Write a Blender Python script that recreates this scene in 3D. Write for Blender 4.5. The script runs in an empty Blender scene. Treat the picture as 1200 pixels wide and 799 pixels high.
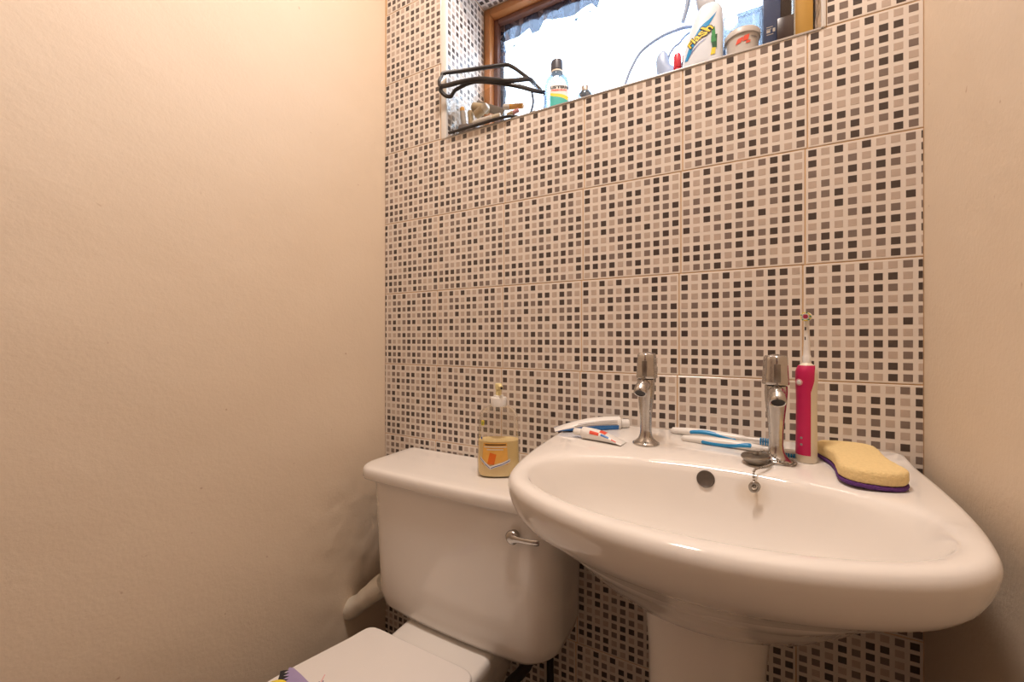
import bpy, bmesh, math, random
from mathutils import Vector, Matrix
PI = math.pi
sc = bpy.context.scene
COL = sc.collection
random.seed(4)

# ------------------------------------------------------------------ camera
cam = bpy.data.cameras.new('camera')
cam.sensor_width = 36.0
cam.lens = 36.0 * 482.5 / 1200.0
cam.shift_y = -2.7 / 1200.0
cam.clip_start = 0.01
cam_o = bpy.data.objects.new('camera', cam)
COL.objects.link(cam_o)
cam_o.location = (0.894, -0.867, 1.02)
cam_o.rotation_euler = (PI / 2, 0, math.radians(28.6))
sc.camera = cam_o

# ------------------------------------------------------------------ view, world, lights
sc.view_settings.view_transform = 'Standard'
sc.view_settings.look = 'None'
sc.view_settings.gamma = 1.0
sc.view_settings.use_curve_mapping = False
sc.view_settings.exposure = 0.0

world = bpy.data.worlds.new('overcast_sky')
sc.world = world
world.use_nodes = True
bg = world.node_tree.nodes['Background']
bg.inputs[0].default_value = (0.66, 0.82, 1.0, 1)
bg.inputs[1].default_value = 9.0


def area_light(name, loc, rot, size, energy, color, shape='DISK'):
    l = bpy.data.lights.new(name, 'AREA')
    l.shape = shape
    l.size = size[0]
    if shape in ('RECTANGLE', 'ELLIPSE'):
        l.size_y = size[1]
    l.energy = energy
    l.color = color
    o = bpy.data.objects.new(name, l)
    o.location = loc
    o.rotation_euler = rot
    COL.objects.link(o)
    return l


# the ceiling lamp of the room, above and behind the camera
area_light('ceiling_lamp', (0.70, -0.50, 2.52), (0, 0, 0), (0.24,), 18.6, (1.0, 0.868, 0.78))
# lets the sky be sampled through the window opening
pl = area_light('window_portal', (0.62, 0.27, 1.78), (PI / 2, 0, PI), (0.80, 0.46), 1.0, (1, 1, 1), 'RECTANGLE')
pl.cycles.is_portal = True


# ------------------------------------------------------------------ materials
def _principled(name):
    m = bpy.data.materials.new(name)
    m.use_nodes = True
    nt = m.node_tree
    return m, nt, nt.nodes['Principled BSDF']


def mat(name, col, rough=0.5, metal=0.0, var=0.04, vscale=30.0, bump=0.0, bscale=60.0, coat=0.0, trans=0.0, spec=0.5, sss=0.0):
    m, nt, p = _principled(name)
    tc = nt.nodes.new('ShaderNodeTexCoord')
    nz = nt.nodes.new('ShaderNodeTexNoise')
    nz.inputs['Scale'].default_value = vscale
    nz.inputs['Detail'].default_value = 4
    nt.links.new(tc.outputs['Object'], nz.inputs['Vector'])
    mx = nt.nodes.new('ShaderNodeMix')
    mx.data_type = 'RGBA'
    mx.inputs[6].default_value = (*[max(0, c * (1 - var)) for c in col], 1)
    mx.inputs[7].default_value = (*[min(1, c * (1 + var)) for c in col], 1)
    nt.links.new(nz.outputs['Fac'], mx.inputs[0])
    nt.links.new(mx.outputs[2], p.inputs['Base Color'])
    p.inputs['Roughness'].default_value = rough
    p.inputs['Metallic'].default_value = metal
    p.inputs['Specular IOR Level'].default_value = spec
    p.inputs['Coat Weight'].default_value = coat
    p.inputs['Coat Roughness'].default_value = 0.05
    p.inputs['Transmission Weight'].default_value = trans
    if sss:
        p.inputs['Subsurface Weight'].default_value = sss
        p.inputs['Subsurface Radius'].default_value = (0.004, 0.003, 0.002)
    if bump:
        n2 = nt.nodes.new('ShaderNodeTexNoise')
        n2.inputs['Scale'].default_value = bscale
        n2.inputs['Detail'].default_value = 6
        nt.links.new(tc.outputs['Object'], n2.inputs['Vector'])
        b = nt.nodes.new('ShaderNodeBump')
        b.inputs['Strength'].default_value = bump
        b.inputs['Distance'].default_value = 0.002
        nt.links.new(n2.outputs['Fac'], b.inputs['Height'])
        nt.links.new(b.outputs['Normal'], p.inputs['Normal'])
    return m


def clear(name, tint=(0.95, 0.97, 1.0), gloss=0.10, rough=0.05, milk=0.0, milkcol=(0.8, 0.85, 0.9), edge=0.55):
    """thin clear plastic: straight-through transmission, a sheen, and some haze"""
    m = bpy.data.materials.new(name)
    m.use_nodes = True
    nt = m.node_tree
    nt.nodes.clear()
    out = nt.nodes.new('ShaderNodeOutputMaterial')
    tr = nt.nodes.new('ShaderNodeBsdfTransparent')
    nz = nt.nodes.new('ShaderNodeTexNoise')
    nz.inputs['Scale'].default_value = 25
    cr = nt.nodes.new('ShaderNodeMix')
    cr.data_type = 'RGBA'
    cr.inputs[6].default_value = (*[c * 0.96 for c in tint], 1)
    cr.inputs[7].default_value = (*tint, 1)
    nt.links.new(nz.outputs['Fac'], cr.inputs[0])
    nt.links.new(cr.outputs[2], tr.inputs[0])
    gl = nt.nodes.new('ShaderNodeBsdfGlossy')
    gl.inputs['Roughness'].default_value = rough
    gl.inputs['Color'].default_value = (1, 1, 1, 1)
    lw = nt.nodes.new('ShaderNodeLayerWeight')
    lw.inputs['Blend'].default_value = 0.25
    mul = nt.nodes.new('ShaderNodeMath')
    mul.operation = 'MULTIPLY_ADD'
    mul.inputs[1].default_value = edge
    mul.inputs[2].default_value = gloss
    nt.links.new(lw.outputs['Fresnel'], mul.inputs[0])
    m1 = nt.nodes.new('ShaderNodeMixShader')
    nt.links.new(mul.outputs[0], m1.inputs[0])
    nt.links.new(tr.outputs[0], m1.inputs[1])
    nt.links.new(gl.outputs[0], m1.inputs[2])
    last = m1
    if milk:
        tl = nt.nodes.new('ShaderNodeBsdfTranslucent')
        tl.inputs[0].default_value = (*milkcol, 1)
        df = nt.nodes.new('ShaderNodeBsdfDiffuse')
        df.inputs[0].default_value = (*milkcol, 1)
        a = nt.nodes.new('ShaderNodeMixShader')
        a.inputs[0].default_value = 0.5
        nt.links.new(tl.outputs[0], a.inputs[1])
        nt.links.new(df.outputs[0], a.inputs[2])
        m2 = nt.nodes.new('ShaderNodeMixShader')
        m2.inputs[0].default_value = milk
        nt.links.new(m1.outputs[0], m2.inputs[1])
        nt.links.new(a.outputs[0], m2.inputs[2])
        last = m2
    nt.links.new(last.outputs[0], out.inputs[0])
    return m


def wall_paint(name, col):
    """hand-rendered plaster under cream emulsion: broad undulation, fine roller stipple, faint scuffs"""
    m, nt, p = _principled(name)
    tc = nt.nodes.new('ShaderNodeTexCoord')
    def noise(scale, detail=3, rough=0.5):
        n = nt.nodes.new('ShaderNodeTexNoise')
        n.inputs['Scale'].default_value = scale
        n.inputs['Detail'].default_value = detail
        n.inputs['Roughness'].default_value = rough
        nt.links.new(tc.outputs['Object'], n.inputs['Vector'])
        return n
    big = noise(2.2, 3)
    mx = nt.nodes.new('ShaderNodeMix')
    mx.data_type = 'RGBA'
    mx.inputs[6].default_value = (col[0] * .97, col[1] * .95, col[2] * .92, 1)
    mx.inputs[7].default_value = (*col, 1)
    nt.links.new(big.outputs['Fac'], mx.inputs[0])
    spots = noise(70, 1)
    ramp = nt.nodes.new('ShaderNodeValToRGB')
    ramp.color_ramp.elements[0].position = 0.785
    ramp.color_ramp.elements[0].color = (0, 0, 0, 1)
    ramp.color_ramp.elements[1].position = 0.84
    ramp.color_ramp.elements[1].color = (1, 1, 1, 1)
    nt.links.new(spots.outputs['Fac'], ramp.inputs[0])
    m2 = nt.nodes.new('ShaderNodeMix')
    m2.data_type = 'RGBA'
    m2.inputs[7].default_value = (col[0] * .72, col[1] * .62, col[2] * .55, 1)
    nt.links.new(ramp.outputs[0], m2.inputs[0])
    nt.links.new(mx.outputs[2], m2.inputs[6])
    nt.links.new(m2.outputs[2], p.inputs['Base Color'])
    p.inputs['Roughness'].default_value = 0.55
    p.inputs['Specular IOR Level'].default_value = 0.3
    a = noise(9, 4)
    b = noise(160, 3, 0.6)
    add = nt.nodes.new('ShaderNodeMath')
    add.operation = 'MULTIPLY_ADD'
    add.inputs[1].default_value = 0.18
    nt.links.new(b.outputs['Fac'], add.inputs[0])
    nt.links.new(a.outputs['Fac'], add.inputs[2])
    bp = nt.nodes.new('ShaderNodeBump')
    bp.inputs['Strength'].default_value = 0.45
    bp.inputs['Distance'].default_value = 0.006
    nt.links.new(add.outputs[0], bp.inputs['Height'])
    nt.links.new(bp.outputs['Normal'], p.inputs['Normal'])
    return m


M = dict(
    paint=wall_paint('cream_wall_paint', (0.77, 0.645, 0.51)),
    ceiling=mat('white_ceiling_paint', (0.78, 0.76, 0.72), 0.8, bump=0.1),
    floor=mat('brown_vinyl_floor', (0.12, 0.085, 0.065), 0.5, var=0.25, vscale=9),
    grout=mat('beige_grout', (0.66, 0.45, 0.26), 0.85, var=0.25, vscale=14, bump=0.2, bscale=200),
    tile=mat('cream_tile_glaze', (0.785, 0.71, 0.635), 0.22, var=0.03, vscale=12),
    chipD=mat('dark_brown_mosaic', (0.072, 0.053, 0.045), 0.28, var=0.12, vscale=90),
    chipM=mat('mid_taupe_mosaic', (0.215, 0.165, 0.140), 0.28, var=0.12, vscale=90),
    chipL=mat('light_taupe_mosaic', (0.53, 0.43, 0.36), 0.28, var=0.10, vscale=90),
    trim=mat('white_plastic_trim', (0.82, 0.80, 0.76), 0.3),
    steeltrim=mat('grey_metal_edge', (0.42, 0.40, 0.38), 0.4, 0.6),
    wood=mat('orange_stained_wood', (0.50, 0.21, 0.07), 0.38, var=0.25, vscale=26),
    woodd=mat('dark_stained_wood', (0.20, 0.10, 0.075), 0.4, var=0.25, vscale=26),
    china=mat('white_vitreous_china', (0.83, 0.785, 0.735), 0.07, var=0.015, vscale=6, coat=0.2),
    seat=mat('white_moulded_seat', (0.83, 0.785, 0.745), 0.22, var=0.01),
    chrome=mat('worn_chrome', (0.52, 0.50, 0.48), 0.20, 1.0, var=0.12, vscale=90, bump=0.08, bscale=300),
    steel=mat('dull_steel', (0.30, 0.275, 0.245), 0.30, 1.0, var=0.2, vscale=120),
    dark=mat('dark_hole', (0.10, 0.078, 0.062), 0.5, 0.3, var=0.3, vscale=150),
    black=mat('black_rubber', (0.012, 0.010, 0.009), 0.45),
    white=mat('white_plastic', (0.82, 0.79, 0.75), 0.3, var=0.02),
    cream=mat('cream_plastic', (0.80, 0.72, 0.58), 0.35, var=0.03),
    yellowed=mat('yellowed_plastic', (0.82, 0.70, 0.36), 0.35, var=0.05),
    blue=mat('bright_blue_plastic', (0.02, 0.17, 0.50), 0.3),
    skyblue=mat('sky_blue_plastic', (0.02, 0.28, 0.60), 0.3),
    pink=mat('hot_pink_rubber', (0.56, 0.012, 0.10), 0.4, var=0.06),
    rose=mat('rose_button_ring', (0.75, 0.35, 0.38), 0.4),
    grey=mat('grey_plastic', (0.28, 0.25, 0.25), 0.4),
    green=mat('green_print', (0.05, 0.30, 0.10), 0.4),
    dgreen=mat('dark_green_print', (0.015, 0.10, 0.05), 0.4),
    red=mat('red_plastic', (0.60, 0.03, 0.05), 0.35),
    redprint=mat('red_print', (0.75, 0.09, 0.05), 0.4),
    orange=mat('orange_print', (0.88, 0.46, 0.10), 0.4, var=0.2, vscale=60),
    dorange=mat('deep_orange_print', (0.78, 0.17, 0.02), 0.4, var=0.1, vscale=60),
    yellow=mat('yellow_print', (0.85, 0.66, 0.06), 0.4),
    navy=mat('navy_card', (0.09, 0.13, 0.27), 0.35, var=0.12),
    brown=mat('dark_brown_card', (0.035, 0.018, 0.014), 0.3),
    gold=mat('mustard_gold_card', (0.60, 0.34, 0.07), 0.42, var=0.06),
    ink=mat('black_ink', (0.02, 0.02, 0.025), 0.5),
    blueink=mat('blue_ink', (0.02, 0.08, 0.36), 0.4),
    tealink=mat('teal_print', (0.06, 0.45, 0.40), 0.4),
    lilac=mat('lilac_print', (0.38, 0.31, 0.52), 0.35, var=0.12, vscale=50),
    purple=mat('purple_scourer', (0.12, 0.035, 0.20), 0.9, var=0.3, vscale=300, bump=1.0, bscale=700),
    sponge=mat('yellow_sponge_foam', (0.84, 0.64, 0.32), 0.95, var=0.12, vscale=260, bump=0.9, bscale=420, spec=0.1),
    spongecut=mat('yellow_sponge_cut_edge', (0.74, 0.44, 0.11), 0.95, var=0.15, vscale=260, bump=1.0, bscale=420, spec=0.1),
    piping=mat('charcoal_vinyl_piping', (0.035, 0.032, 0.032), 0.33, var=0.1),
    tubwall=mat('beige_tub_plastic', (0.52, 0.48, 0.44), 0.4),
    coolwhite=mat('cool_white_plastic', (0.70, 0.75, 0.82), 0.32, var=0.02),
    cap=mat('dark_ribbed_cap', (0.06, 0.06, 0.075), 0.4),
    bluegrey=mat('blue_grey_plastic', (0.33, 0.42, 0.58), 0.35),
    soap=mat('cream_liquid_soap', (1.0, 0.78, 0.38), 0.25, var=0.04, sss=0.0),
    clearbag=clear('clear_vinyl', (0.82, 0.80, 0.77), 0.012, 0.10, 0.0, (0.7, 0.7, 0.7), 0.12),
    clearpet=clear('clear_bottle_plastic', (0.95, 0.935, 0.91), 0.05, 0.06, 0.04, (0.8, 0.7, 0.6), 0.35),
    clearmw=clear('clear_mouthwash_plastic', (0.48, 0.56, 0.64), 0.04, 0.06, 0.02, (0.75, 0.82, 0.9)),
    packet=clear('clear_blister_plastic', (0.34, 0.37, 0.41), 0.02, 0.08, 0.03, (0.7, 0.78, 0.88)),
    glass=clear('window_glass', (0.97, 0.98, 1.0), 0.03, 0.02),
    film=clear('torn_window_film', (0.29, 0.31, 0.34), 0.02, 0.3, 0.06, (0.30, 0.33, 0.40)),
    filmdark=clear('folded_window_film', (0.50, 0.46, 0.50), 0.02, 0.3, 0.06, (0.12, 0.11, 0.15)),
)


# ------------------------------------------------------------------ mesh helpers
def make_obj(name, V, F, m, parent=None, smooth=40, loc=None, rot=None, mats=None, midx=None):
    me = bpy.data.meshes.new(name)
    me.from_pydata([tuple(v) for v in V], [], F)
    for mm in (mats or [m]):
        me.materials.append(mm)
    if midx:
        me.polygons.foreach_set('material_index', midx)
    bm = bmesh.new()
    bm.from_mesh(me)
    bmesh.ops.recalc_face_normals(bm, faces=bm.faces)
    bm.to_mesh(me)
    bm.free()
    if smooth:
        me.polygons.foreach_set('use_smooth', [True] * len(me.polygons))
        me.set_sharp_from_angle(angle=math.radians(smooth))
    me.update()
    o = bpy.data.objects.new(name, me)
    COL.objects.link(o)
    if parent:
        o.parent = parent
    if loc:
        o.location = loc
    if rot:
        o.rotation_euler = rot
    return o


def tag(o, label=None, cat=None, group=None, kind=None):
    if label: o['label'] = label
    if cat: o['category'] = cat
    if group: o['group'] = group
    if kind: o['kind'] = kind
    return o


def thing(name, label, cat, loc=(0, 0, 0), rotz=0.0, group=None):
    o = bpy.data.objects.new(name, None)
    o.empty_display_size = 0.05
    COL.objects.link(o)
    o.location = loc
    o.rotation_euler = (0, 0, rotz)
    return tag(o, label, cat, group)


def join(*parts):
    V, F = [], []
    for v, f in parts:
        n = len(V)
        V += [tuple(x) for x in v]
        F += [tuple(i + n for i in q) for q in f]
    return V, F


def xf(part, mtx):
    return [tuple(mtx @ Vector(v)) for v in part[0]], part[1]


def loft(rings, cap0=True, cap1=True):
    n = len(rings[0])
    V = [tuple(p) for r in rings for p in r]
    F = []
    for k in range(len(rings) - 1):
        for i in range(n):
            j = (i + 1) % n
            F.append((k * n + i, k * n + j, (k + 1) * n + j, (k + 1) * n + i))
    if cap0: F.append(tuple(range(n - 1, -1, -1)))
    if cap1: F.append(tuple((len(rings) - 1) * n + i for i in range(n)))
    return V, F


def ering(cx, cy, rx, ry, z, n=32, e=2.0):
    out = []
    for i in range(n):
        t = 2 * PI * i / n
        c, s = math.cos(t), math.sin(t)
        out.append((cx + rx * math.copysign(abs(c) ** (2 / e), c), cy + ry * math.copysign(abs(s) ** (2 / e), s), z))
    return out


def lathe(prof, n=32, flute=None):
    rings = []
    for r, z in prof:
        ring = []
        for i in range(n):
            t = 2 * PI * i / n
            rr = r
            if flute:
                rr = r * (1 + flute[1] * math.cos(flute[0] * t))
            ring.append((rr * math.cos(t), rr * math.sin(t), z))
        rings.append(ring)
    return loft(rings)


def smooth_path(P, sub=6):
    P = [Vector(p) for p in P]
    out = []
    for i in range(len(P) - 1):
        p0, p1, p2, p3 = P[max(i - 1, 0)], P[i], P[i + 1], P[min(i + 2, len(P) - 1)]
        for k in range(sub):
            t = k / sub
            out.append(0.5 * ((2 * p1) + (-p0 + p2) * t + (2 * p0 - 5 * p1 + 4 * p2 - p3) * t * t + (-p0 + 3 * p1 - 3 * p2 + p3) * t ** 3))
    out.append(P[-1])
    return out


def tube(P, r, n=10, flat=1.0, up=None):
    """sweep along P; r a number or list; flat scales the section along the second axis"""
    P = [Vector(p) for p in P]
    rr = r if isinstance(r, (list, tuple)) else [r] * len(P)
    rings = []
    ref = Vector(up) if up else None
    for i, p in enumerate(P):
        t = (P[min(i + 1, len(P) - 1)] - P[max(i - 1, 0)]).normalized()
        if ref is None:
            ref = Vector((0, 0, 1)) if abs(t.z) < 0.9 else Vector((1, 0, 0))
        a = t.cross(ref)
        if a.length < 1e-6:
            a = t.orthogonal()
        a.normalize()
        b = a.cross(t).normalized()
        if not up:
            ref = b
        rings.append([tuple(p + a * (rr[i] * math.cos(2 * PI * k / n)) + b * (rr[i] * flat * math.sin(2 * PI * k / n))) for k in range(n)])
    return loft(rings)


def box(x0, x1, y0, y1, z0, z1, b=0.0, seg=2):
    bm = bmesh.new()
    bmesh.ops.create_cube(bm, size=1)
    for v in bm.verts:
        v.co = Vector(((x0 + x1) / 2 + v.co.x * (x1 - x0), (y0 + y1) / 2 + v.co.y * (y1 - y0), (z0 + z1) / 2 + v.co.z * (z1 - z0)))
    if b:
        bmesh.ops.bevel(bm, geom=list(bm.edges), offset=b, segments=seg, affect='EDGES', profile=0.5)
    bm.verts.index_update()
    V = [tuple(v.co) for v in bm.verts]
    F = [tuple(v.index for v in f.verts) for f in bm.faces]
    bm.free()
    return V, F


def resample(P, n):
    P = [Vector(p) for p in P]
    L = [0]
    for a, b in zip(P, P[1:]): L.append(L[-1] + (b - a).length)
    out = []
    k = 0
    for i in range(n):
        s = L[-1] * i / (n - 1)
        while k < len(P) - 2 and L[k + 1] < s: k += 1
        d = L[k + 1] - L[k]
        out.append(P[k].lerp(P[k + 1], 0 if d == 0 else (s - L[k]) / d))
    return out


def closed_smooth(P, sub=6):
    n = len(P)
    P = [Vector(p) for p in P]
    out = []
    for i in range(n):
        p0, p1, p2, p3 = P[i - 1], P[i], P[(i + 1) % n], P[(i + 2) % n]
        for k in range(sub):
            t = k / sub
            out.append(0.5 * ((2 * p1) + (-p0 + p2) * t + (2 * p0 - 5 * p1 + 4 * p2 - p3) * t * t + (-p0 + 3 * p1 - 3 * p2 + p3) * t ** 3))
    return out


def offset_poly(P, d):
    """P: list of 2D Vectors counter-clockwise; positive d shrinks"""
    n = len(P)
    out = []
    for i in range(n):
        t = (P[(i + 1) % n] - P[i - 1]).normalized()
        out.append(P[i] + Vector((-t.y, t.x)) * d)
    return out


def slab(P, z0, z1, r, seg=3):
    """plan outline (ccw 2D) extruded z0..z1 with rounded top and bottom edges"""
    P = [Vector((p[0], p[1])) for p in P]
    rings = []
    for k in range(seg + 1):
        a = PI / 2 * k / seg
        rings.append([(q.x, q.y, z0 + r * (1 - math.sin(a))) for q in offset_poly(P, r * (1 - math.cos(a)))])
    rings = [[(q[0], q[1], z0 + r * (1 - math.sin(PI / 2 * k / seg))) for q in ring] for k, ring in enumerate(rings)]
    low = []
    for k in range(seg + 1):
        a = PI / 2 * k / seg
        low.append([(q.x, q.y, z0 + r - r * math.sin(a)) for q in offset_poly(P, r - r * math.cos(a))])
    low.reverse()      # from the inset bottom up to the full outline
    low = [[(q.x, q.y, z0 + r - r * math.cos(PI / 2 * k / seg)) for q in offset_poly(P, r - r * math.sin(PI / 2 * k / seg))] for k in range(seg + 1)]
    top = [[(q.x, q.y, z1 - r + r * math.sin(PI / 2 * k / seg)) for q in offset_poly(P, r - r * math.cos(PI / 2 * k / seg))] for k in range(seg + 1)]
    return loft(low + top)


def strip(A, B, n=24, rows=2, bulge=None):
    """ruled panel between two polylines"""
    A, B = resample(A, n), resample(B, n)
    V, F = [], []
    for k in range(rows + 1):
        t = k / rows
        for i in range(n):
            p = A[i].lerp(B[i], t)
            if bulge:
                p = p + Vector(bulge) * math.sin(PI * t) * math.sin(PI * i / (n - 1))
            V.append(tuple(p))
    for k in range(rows):
        for i in range(n - 1):
            F.append((k * n + i, k * n + i + 1, (k + 1) * n + i + 1, (k + 1) * n + i))
    return V, F


def text_flat(body, size, shear=0.0, bold=0.0):
    """lettering as flat 2D polygons centred on the origin"""
    cu = bpy.data.curves.new('lettering', 'FONT')
    cu.body = body
    cu.size = size
    cu.shear = shear
    cu.offset = bold
    cu.align_x = 'CENTER'
    cu.align_y = 'CENTER'
    cu.resolution_u = 3
    o = bpy.data.objects.new('lettering', cu)
    COL.objects.link(o)
    dg = bpy.context.evaluated_depsgraph_get()
    me = bpy.data.meshes.new_from_object(o.evaluated_get(dg))
    V = [(v.co.x, v.co.y) for v in me.vertices]
    F = [tuple(p.vertices) for p in me.polygons]
    bpy.data.objects.remove(o)
    bpy.data.meshes.remove(me)
    return V, F


class Body:
    """bottle body from (z, rx, ry, cx) stations; wraps flat print round itself"""
    def __init__(self, st, e=2.0):
        self.st, self.e = st, e

    def at(self, z):
        st = self.st
        if z <= st[0][0]: return st[0][1:]
        for a, b in zip(st, st[1:]):
            if a[0] <= z <= b[0]:
                t = (z - a[0]) / (b[0] - a[0] + 1e-12)
                return tuple(a[i] + (b[i] - a[i]) * t for i in (1, 2, 3))
        return st[-1][1:]

    def mesh(self, n=48, inset=0.0, z0=None, z1=None):
        rings = []
        zs = [s[0] for s in self.st]
        if z0 is not None:
            zs = [z0] + [z for z in zs if z0 < z < z1] + [z1]
        for z in zs:
            rx, ry, cx = self.at(z)
            rings.append(ering(cx, 0, rx - inset, ry - inset, z, n, self.e))
        return loft(rings)

    def pt(self, u, z, off):
        rx, ry, cx = self.at(z)
        a = -PI / 2 + u / ((rx + ry) / 2 * 1.05)
        c, s = math.cos(a), math.sin(a)
        return (cx + (rx + off) * math.copysign(abs(c) ** (2 / self.e), c), (ry + off) * math.copysign(abs(s) ** (2 / self.e), s), z)

    def patch(self, u0, u1, z0, z1, off=0.0006, nu=12, nz=6, fn=None):
        V, F = [], []
        for k in range(nz + 1):
            for i in range(nu + 1):
                u, z = u0 + (u1 - u0) * i / nu, z0 + (z1 - z0) * k / nz
                if fn: u, z = fn(i / nu, k / nz)
                V.append(self.pt(u, z, off))
        for k in range(nz):
            for i in range(nu):
                a = k * (nu + 1) + i
                F.append((a, a + 1, a + nu + 2, a + nu + 1))
        return V, F

    def quad(self, q, off=0.0006, nu=10, nz=4):
        """q: four (u,z) corners: bottom-left, bottom-right, top-right, top-left"""
        def fn(s, t):
            a = [q[0][i] + (q[1][i] - q[0][i]) * s for i in (0, 1)]
            b = [q[3][i] + (q[2][i] - q[3][i]) * s for i in (0, 1)]
            return a[0] + (b[0] - a[0]) * t, a[1] + (b[1] - a[1]) * t
        return self.patch(0, 1, 0, 1, off, nu, nz, fn)

    def text(self, body, size, u, z, ang=0.0, off=0.0012, shear=0.0, bold=0.0):
        V, F = text_flat(body, size, shear, bold)
        c, s = math.cos(ang), math.sin(ang)
        return [self.pt(u + x * c - y * s, z + x * s + y * c, off) for x, y in V], F


# ------------------------------------------------------------------ the room
RX0, RX1, RY0, RZ1 = 0.004, 1.150, -1.80, 2.56
def struct(name, part, m, parent=None, label=None, smooth=0):
    return tag(make_obj(name, *part, m, parent, smooth), label, None, None, 'structure')

struct('floor', box(-0.1, 1.25, RY0 - .1, 0.30, -0.06, 0.0), M['floor'], label='dark brown floor under the toilet and basin')
struct('ceiling', box(-0.1, 1.25, RY0 - .1, 0.30, RZ1, RZ1 + .06), M['ceiling'], label='white ceiling of the small toilet room')
struct('wall_front', box(-0.1, 1.25, RY0 - .1, RY0, 0, RZ1), M['paint'], label='cream painted wall behind the camera')
struct('wall_right', box(RX1, RX1 + .1, RY0, 0.26, 0, RZ1), M['paint'], label='cream painted plaster wall to the right of the basin')

struct('unseen_door_1', join(box(.18, .96, RY0, RY0 + .02, 0, 2.0, .004), box(.13, .18, RY0, RY0 + .03, 0, 2.05, .004), box(.96, 1.01, RY0, RY0 + .03, 0, 2.05, .004), box(.13, 1.01, RY0, RY0 + .03, 2.0, 2.06, .004)), M['woodd'], label='unseen dark wooden door added behind the camera to darken reflections')  # unseen door, added dark to deepen chrome reflections and cut bounce light

# left wall: a plastered face with real unevenness near the cistern
def left_wall():
    ny, nz = 220, 260
    V, F = [], []
    from mathutils import noise
    for k in range(nz + 1):
        for i in range(ny + 1):
            y = RY0 + (0.001 - RY0) * i / ny
            z = RZ1 * k / nz
            w = math.exp(-((y + .10) / .16) ** 2 - ((z - .46) / .22) ** 2)
            d = noise.noise((y * 6, z * 6, 1.7)) * .0016 + noise.noise((y * 24, z * 24, 3.1)) * .0028 * w + abs(noise.noise((y * 60, z * 45, 5.1))) * .0022 * w + .002 * w
            if y > -.03: d *= max(0, -y / .03)
            V.append((RX0 + d, y, z))
    for k in range(nz):
        for i in range(ny):
            a = k * (ny + 1) + i
            F.append((a, a + 1, a + ny + 2, a + ny + 1))
    return join((V, F), box(-0.1, RX0 - 0.006, RY0, 0.26, 0, RZ1))
struct('wall_left', left_wall(), M['paint'], label='cream painted uneven plaster wall left of the toilet', smooth=60)

SILL, OPX0, OPX1, OPZ1, REV = 1.548, 0.226, 1.021, 2.006, 0.181
TX0, TX1 = 0.208, 1.0276          # where the front tiles stop beside the opening
core = join(box(-0.1, OPX0 - .0015, 0.0014, 0.26, 0, RZ1), box(OPX1 + .0015, 1.25, 0.0014, 0.26, 0, RZ1),
            box(OPX0 - .0015, OPX1 + .0015, 0.0014, 0.26, 0, SILL - .0015), box(OPX0 - .0015, OPX1 + .0015, 0.0014, 0.26, OPZ1 + .0015, RZ1))
wall_back = struct('wall_back', core, M['grout'], label='wall of cream mosaic tiles behind the toilet and basin, with a window recess')

COLS = ["DDMLMMDLMDL", "LLLMMLLMDDM", "DMMLDDLLDMM", "LMDDLMMLMDD", "DLMLMLDMMLM", "LDDMDMMDDML",
        "LDMLDLMDLDD", "MLLMLDLMMMM", "DDDMMLMDDLM", "DMMMDMDMMLL", "LLLDMDMLDDM"]   # columns, top to bottom
T = 0.2
_tiles = {}
def tile_meshes(u0, u1, w0, w1):
    key = tuple(round(v, 4) for v in (u0, u1, w0, w1))
    if key in _tiles: return _tiles[key]
    g = 0.0011
    a0, a1, b0, b1 = u0 + g, u1 - g, w0 + g, w1 - g
    e = 0.0007
    V = [(a0, .0014, b0), (a1, .0014, b0), (a1, .0014, b1), (a0, .0014, b1),
         (a0, e * .8, b0), (a1, e * .8, b0), (a1, e * .8, b1), (a0, e * .8, b1),
         (a0 + e, 0, b0 + e), (a1 - e, 0, b0 + e), (a1 - e, 0, b1 - e), (a0 + e, 0, b1 - e)]
    F = [(8, 9, 10, 11)]
    for k in range(4):
        j = (k + 1) % 4
        F += [(k, j, j + 4, k + 4), (k + 4, j + 4, j + 8, k + 8)]
    me = bpy.data.meshes.new('tile')
    me.from_pydata(V, [], F)
    me.materials.append(M['tile'])
    V, F, I = [], [], []
    p, h = 0.0180, 0.0059
    for i in range(11):
        for j in range(11):
            cx = 0.001 + p * (i + .5)
            cz = 0.001 + p * (10 - j + .5)
            x0, x1, z0, z1 = max(cx - h, a0 + .0005), min(cx + h, a1 - .0005), max(cz - h, b0 + .0005), min(cz + h, b1 - .0005)
            if x1 - x0 < .001 or z1 - z0 < .001: continue
            n = len(V)
            y, q = -0.00028, 0.0003
            V += [(x0, .0002, z0), (x1, .0002, z0), (x1, .0002, z1), (x0, .0002, z1),
                  (x0 + q, y, z0 + q), (x1 - q, y, z0 + q), (x1 - q, y, z1 - q), (x0 + q, y, z1 - q)]
            F.append((n + 4, n + 5, n + 6, n + 7))
            for k in range(4):
                jj = (k + 1) % 4
                F.append((n + k, n + jj, n + jj + 4, n + k + 4))
            I += ['DML'.index(COLS[i][j])] * 5
    mc = None
    if F:
        mc = bpy.data.meshes.new('mosaic_chips')
        mc.from_pydata(V, [], F)
        for c in 'DML': mc.materials.append(M['chip' + c])
        mc.polygons.foreach_set('material_index', I)
    for m_ in (me, mc):
        if m_: m_.update()
    _tiles[key] = (me, mc)
    return _tiles[key]


def place_tile(origin, rot, u0, u1, w0, w1):
    if u1 - u0 < .004 or w1 - w0 < .004: return
    me, mc = tile_meshes(u0, u1, w0, w1)
    o = bpy.data.objects.new('tile', me)
    COL.objects.link(o)
    o.parent = wall_back
    o.location = origin
    o.rotation_euler = rot
    if mc:
        c = bpy.data.objects.new('mosaic_chips', mc)
        COL.objects.link(c)
        c.parent = o
        c['kind'] = 'stuff'


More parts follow.
